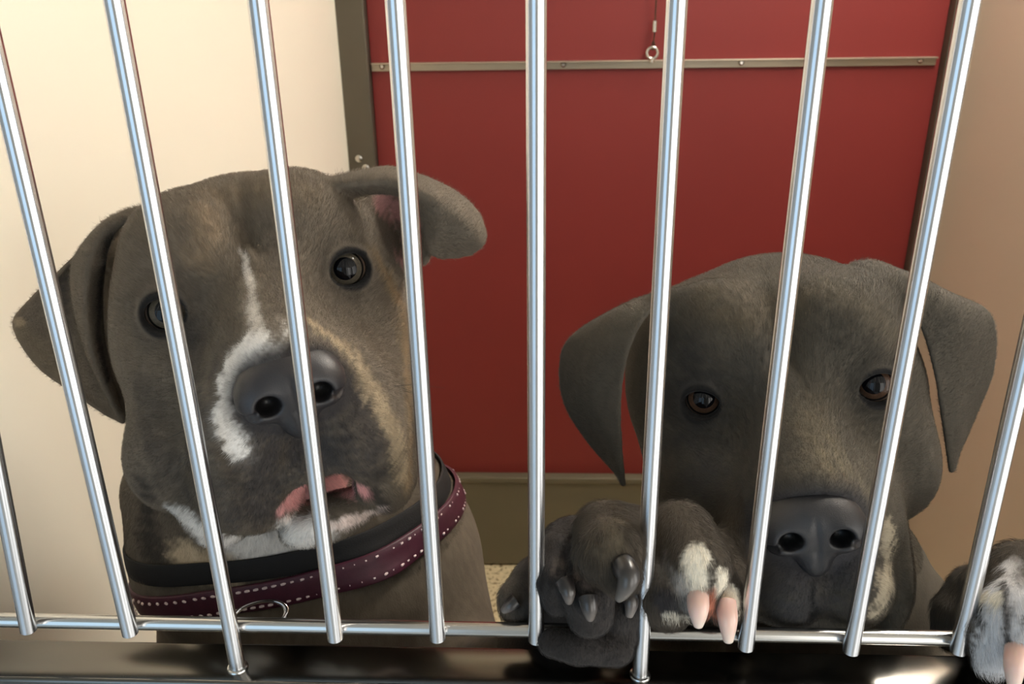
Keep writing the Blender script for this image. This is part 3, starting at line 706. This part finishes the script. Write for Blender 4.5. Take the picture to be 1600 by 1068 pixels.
# =================================================================== right dog
def build_dog2():
    H = Head((.15086, .11235, .09024, -.22562, .42874, .10655, 1.05334))
    F = Field(axis(-.06, .42, .02, .335, VOX), axis(-.06, .95, -.036, .235, VOX), axis(FL-.02, .26, -.06, .19, VOX), VOX)
    chest = np.array([.175, .215, -.16])
    torso(F, 0, chest, .20)
    F.chain([H.p(0, -1, -6), W(1230, 900, .21), chest], [.062, .085, .09], .04)
    F.chain([W(1340, 940, .20), W(1420, 1010, .19), W(1500, 1150, .12)], [.06, .05, .036], .03)
    F.chain([W(1500, 1150, .12), W(1600, 1000, .07), W(1600, 930, .045)], [.034, .024, .02], .02)
    F.chain([W(1130, 960, .22), W(1090, 1040, .19), W(1075, 1080, .14)], [.06, .045, .034], .03)
    F.chain([W(1075, 1080, .14), W(1060, 940, .085), W(1030, 855, .05)], [.034, .024, .02], .02)
    toes(F, [(((1030, 850, .05), (946, 828, .018), (952, 862, -.008), (968, 892, -.016)), (.018, .0150, .0165, .0110)),
             (((1030, 850, .05), (1022, 846, .026), (1028, 878, .014)), (.018, .014, .0105)),
             (((1030, 850, .05), (1062, 838, .026), (1090, 880, .006), (1082, 928, .001)), (.018, .0185, .0165, .0125)),
             (((1040, 855, .05), (1118, 865, .038), (1136, 905, .016), (1134, 942, .008)), (.017, .0135, .0120, .0108)),
             (((1075, 900, .012), (1040, 922, .006), (1044, 936, .006)), (.0155, .0160, .0150)),
             (((1100, 900, .05), (1152, 950, .03), (1158, 975, .024)), (.015, .009, .007))], .002)
    toes(F, [(((1600, 925, .045), (1548, 920, .024), (1548, 975, .000), (1552, 1025, -.008)), (.018, .0135, .0135, .010)),
             (((1600, 925, .045), (1598, 900, .020), (1592, 960, -.006), (1592, 1010, -.012)), (.02, .0175, .0165, .012)),
             (((1620, 925, .045), (1660, 900, .022), (1668, 955, .000), (1668, 1000, -.006)), (.02, .0175, .0165, .012)),
             (((1600, 925, .045), (1530, 930, .05), (1500, 960, .045), (1490, 985, .04)), (.018, .017, .014, .011))], .0035)
    F.chain([W(1560, 1010, .012), W(1640, 1010, .008)], [.010, .010], .006)
    head_shape(F, H, 0, 0)
    blob(F, 1225, 905, .042, 62, 72, .03, 0, .010); blob(F, 1325, 905, .042, 62, 72, .03, 0, .010); blob(F, 1275, 950, .048, 72, 30, .022, 0, .006)
    blob(F, 1378, 890, .062, 32, 92, .03, 0, .010); blob(F, 1178, 870, .060, 36, 90, .03, 0, .010)
    blob(F, 1085, 600, .172, 104, 150, .05, 8, .02); blob(F, 1100, 740, .12, 84, 90, .05, 0, .02); blob(F, 1370, 720, .13, 80, 90, .05, 0, .02)
    F.chain([W(1273, 905, .012), W(1272, 935, .010), W(1272, 965, .016)], [.0028, .0028, .0028], .004, -1)
    F.cap(W(1100, 480, .15), W(1030, 475, .155), .016, .008, .01); F.cap(W(1340, 470, .15), W(1400, 455, .155), .020, .012, .012)
    sheets = [
        [[(1045,458,.155),(1020,462,.165),(990,470,.17)], [(1002,500,.135),(955,495,.15),(903,520,.165)], [(976,560,.125),(928,560,.135),(878,562,.16)],
         [(967,630,.120),(925,630,.13),(884,628,.155)], [(969,700,.118),(948,690,.125),(922,690,.145)], [(974,756,.118),(972,752,.120),(966,738,.13)]],
        [[(1335,414,.155),(1360,410,.17),(1385,416,.18)], [(1402,450,.145),(1440,440,.155),(1475,458,.175)], [(1440,505,.135),(1490,490,.14),(1544,492,.165)],
         [(1462,575,.13),(1505,570,.138),(1550,572,.16)], [(1474,650,.125),(1500,650,.13),(1520,652,.145)], [(1486,734,.122),(1489,732,.124),(1493,712,.13)]],
    ]
    for g in sheets: F.splat(sheet(g), .0017, .004)
    Hn = Head((.15086, .11235, .09024, -.16, .13, .10655, 1.10)); Hn.O = Hn.O+(H.p(0, -3.75, 8.5)-Hn.p(0, -3.75, 8.5))
    F.ell(Hn.p(0, -4.1, 6.0), np.array([2.5, 2.0, 2.0])*Hn.s, Hn.R, .008); F.ell(Hn.p(0, -2.6, 8.9), np.array([2.5, 1.1, 1.1])*Hn.s, Hn.R, .006, -1); Hn.O = Hn.O+Hn.R@np.array([0, .15, .35])*Hn.s
    nostril_carve(F, Hn)
    eyes = [eye_shape(F, H, -1, 1.0, .72), eye_shape(F, H, 1, 1.05, .78)]
    V, Fc = F.mesh(); N = normals(V, Fc); L = H.loc(V)
    base = srgb(76,70,60); dark = srgb(42,41,43); tan = srgb(150,138,112); white = srgb(236,228,210); deep = srgb(20,18,18); brown = srgb(90,76,62)
    C = Coat(V, N, base); C.c *= (1+.10*wob(V, 45, 8))[:, None]
    C.stroke([(1180,800),(1170,900),(1230,960)], 60, dark, .6, 1.); C.stroke([(1350,790),(1340,930)], 50, dark, .6, 1.)
    C.stroke([(1275,860),(1275,950)], 80, srgb(46,45,47), .7, .9)
    C.stroke([(1070,560),(1080,680),(1110,790)], [60,80,80], srgb(40,41,44), .7, 1.2); C.stroke([(1180,560),(1190,700)], 50, srgb(48,48,48), .5, 1.3)  # bluish shade of the left side of the face, painted into the coat
    C.stroke([(1270,650),(1300,730)], 46, srgb(104,92,70), .5, 1.4); C.stroke([(1110,460),(1160,500),(1230,470)], 40, srgb(98,86,66), .5, 1.4)
    C.stroke([(1290,440),(1350,480),(1400,520)], 36, srgb(112,102,86), .55, 1.3)  # warm light on the right forehead, painted into the coat
    C.dab(1366, 600, 55, dark, .5, 1.2); C.dab(1100, 623, 50, dark, .5, 1.2)
    C.stroke([(1300,700),(1340,740),(1370,790)], [26,24,20], tan, .32, 1.5, .6)  # soft highlight beside the muzzle bridge, painted in tan
    C.stroke([(1388,830),(1392,900),(1375,960)], [16,18,16], srgb(168,156,134), .9, .6, .6)
    C.stroke([(1160,440),(1190,480)], 36, srgb(112,100,84), .6, 1.3)
    pw = sstep((.075-V[:,1])/.03)[:,None]; pm = pw*((V[:,2] < .09)&((V[:,0] < .115)|(V[:,0] > .21)))[:,None]
    C.c = C.c*(1-pm)+np.array(srgb(64,56,46))*pm
    C.stroke([(1085,868),(1086,915)], [20,28], white, .95, .6, .4); C.stroke([(1060,910),(1068,940)], 20, srgb(190,184,178), .7, .8, .4); C.stroke([(1130,905),(1145,940)], [14,18], white, .95, .6, .4)
    C.stroke([(1025,890),(1062,912)], 24, srgb(160,152,142), .55, 1.2, .5)
    C.stroke([(1035,930),(1050,950)], 22, srgb(44,42,44), .95, .5); C.stroke([(1040,965),(1070,965)], 8, white, .7)
    C.stroke([(1112,930),(1118,960)], 12, srgb(190,120,95), .8)
    C.stroke([(1545,920),(1548,970),(1550,1030)], [22,34,34], srgb(218,217,218), .95, .6, .4)
    C.stroke([(1580,880),(1590,960),(1590,1010)], [18,34,34], srgb(205,203,203), .92, .6, .4); C.stroke([(1598,870),(1598,900)], 20, srgb(80,72,64), .6)
    nd = np.linalg.norm((Hn.loc(V)-np.array([0,-3.7,7.8]))/np.array([3.0,2.5,2.6]), axis=1); w = (np.clip((1.25-nd)/.4, 0, 1)*.9)[:,None]; C.c = C.c*(1-w)+np.array(srgb(50,48,50))*w
    C.stroke([(1566,905),(1570,960),(1572,1010)], [7,7,6], srgb(52,47,44), .9, .7, .3); C.stroke([(1535,930),(1552,935)], 14, srgb(214,204,180), .8)  # first stroke: painted shade between the two white toes
    C.stroke([(1273,905),(1272,965)], 5, srgb(14,13,13), .9, .8, .1)
    C.stroke([(965,812),(950,845)], [26,30], srgb(104,94,76), .6, 1.3, .5); C.stroke([(1010,850),(1006,900)], 7, srgb(20,17,16), .9, .8, .1); C.stroke([(1112,880),(1112,930)], 6, srgb(24,20,18), .7, .8, .1)  # lighter toe top, then two strokes of painted shade between toes
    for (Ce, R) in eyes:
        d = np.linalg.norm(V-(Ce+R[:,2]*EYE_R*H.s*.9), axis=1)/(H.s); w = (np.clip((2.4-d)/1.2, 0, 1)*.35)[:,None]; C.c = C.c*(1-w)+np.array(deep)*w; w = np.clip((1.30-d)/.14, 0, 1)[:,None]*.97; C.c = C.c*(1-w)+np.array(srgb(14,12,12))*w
    root = empty('dog', (.2, .42, FL), 'dark blue-grey dog with hanging ears, muzzle low behind the right bars', 'dog')
    col = np.clip(C.c, .003, 1)
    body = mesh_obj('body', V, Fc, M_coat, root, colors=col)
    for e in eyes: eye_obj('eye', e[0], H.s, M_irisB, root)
    nose_obj(Hn, root, 1, col=srgb(40,39,41), deep=srgb(7,7,7))
    dk = srgb(36,33,32); dt = srgb(110,104,98); pk = srgb(222,184,170); pt = srgb(236,218,204)
    claw([W(*q) for q in ((972,880,-.022),(982,900,-.030),(975,922,-.032),(966,936,-.031))], [.0060,.0056,.0038,.0018], root, M_clawd, dk, dt)
    for p, r in (([(1090,928,-.008),(1091,952,-.015),(1091,977,-.016)], [.0056,.0052,.0024]), ([(1134,940,-.001),(1137,968,-.009),(1138,1000,-.010)], [.0054,.0050,.0026]),
                 ([(1588,1012,-.020),(1585,1040,-.028),(1584,1070,-.028)], [.0052,.0048,.003]), 
                 ([(1665,1000,-.012),(1662,1030,-.020),(1660,1060,-.020)], [.0052,.005,.003])):
        claw([W(*q) for q in p], r, root, M_clawp, pk, pt)['label'] = 'pink claw'
    claw([W(*q) for q in ((1157,965,.018),(1163,985,.012),(1170,1000,.010))], [.0045,.0036,.0016], root, M_clawd, dk, dt)
    nt = H.p(0, -3.2, 8.5)
    keep = (V[:,2] > -.08).astype(float)*np.clip(1.2-np.maximum(0, V[:,1]-.16)*6, .1, 1)
    dn = np.linalg.norm((L-np.array([0,-3.7,8]))/np.array([2.5,1.9,2.2]), axis=1); keep *= np.clip((dn-.9)*3, 0, 1)
    for Ce, R in eyes: keep *= np.clip((np.linalg.norm(V-(Ce+R[:,2]*EYE_R*H.s*.9), axis=1)/H.s-1.22)*5, 0, 1)
    ln = (.0024+.0020*np.clip((dn-1.2)/3, 0, 1))*(1+.4*pm[:,0])*np.where((np.abs(L[:,0]) > 7.2)&(pm[:,0] < .5), .6, 1.)
    def flow(P):
        d = P-nt; d /= np.linalg.norm(d, axis=1, keepdims=True)+1e-9
        pw = (sstep((.075-P[:,1])/.03)*((P[:,2] < .09)&((P[:,0] < .115)|(P[:,0] > .21))))[:,None]; nk = sstep((-.02-P[:,2])/.05)[:,None]*(1-pw)
        return d*(1-pw-nk)+pw*np.array([.1,-.5,-1.])+nk*np.array([0,.1,-1.])
    fur('fur', V, Fc, N, col, flow, keep, FUR, ln, root, 12)
    return H, root

FUR = 1.1e6
H1, dog1, bvh1, body1 = build_dog1()
PC = [(214, 904, .16), (400, 952, .08), (668, 826, .16)]
PB = [(206, 850, .16), (420, 908, .085), (665, 790, .17)]
c1 = empty('dog_collar', tuple(W(400, 960, .15)), 'plum leather collar with pale stitching around the left dog\'s neck', 'collar')
rb = ring_band('band', bvh1, PC, .019, .0025, M_purple, c1)
s1 = strap('strap', rb, .019, .0025, M_purple, c1, .002)
stitches(rb, .019, .0025, s1, (-.33, .33), .002)
c2 = empty('neck_band', tuple(W(400, 900, .15)), 'plain black webbing collar above the plum leather one on the left dog', 'collar')
rb2 = ring_band('band', bvh1, PB, .016, .0015, M_black, c2)
strap('strap', rb2, .016, .0015, M_black, c2, .001)
bm = bmesh.new(); torus(bm, W(405, 962, .062), (.2, -.5, .9), .013, .0014, 32, 10, (1.3, .7)); bm_obj('d_ring', bm, M_ring, c1, True)
H2, dog2 = build_dog2()
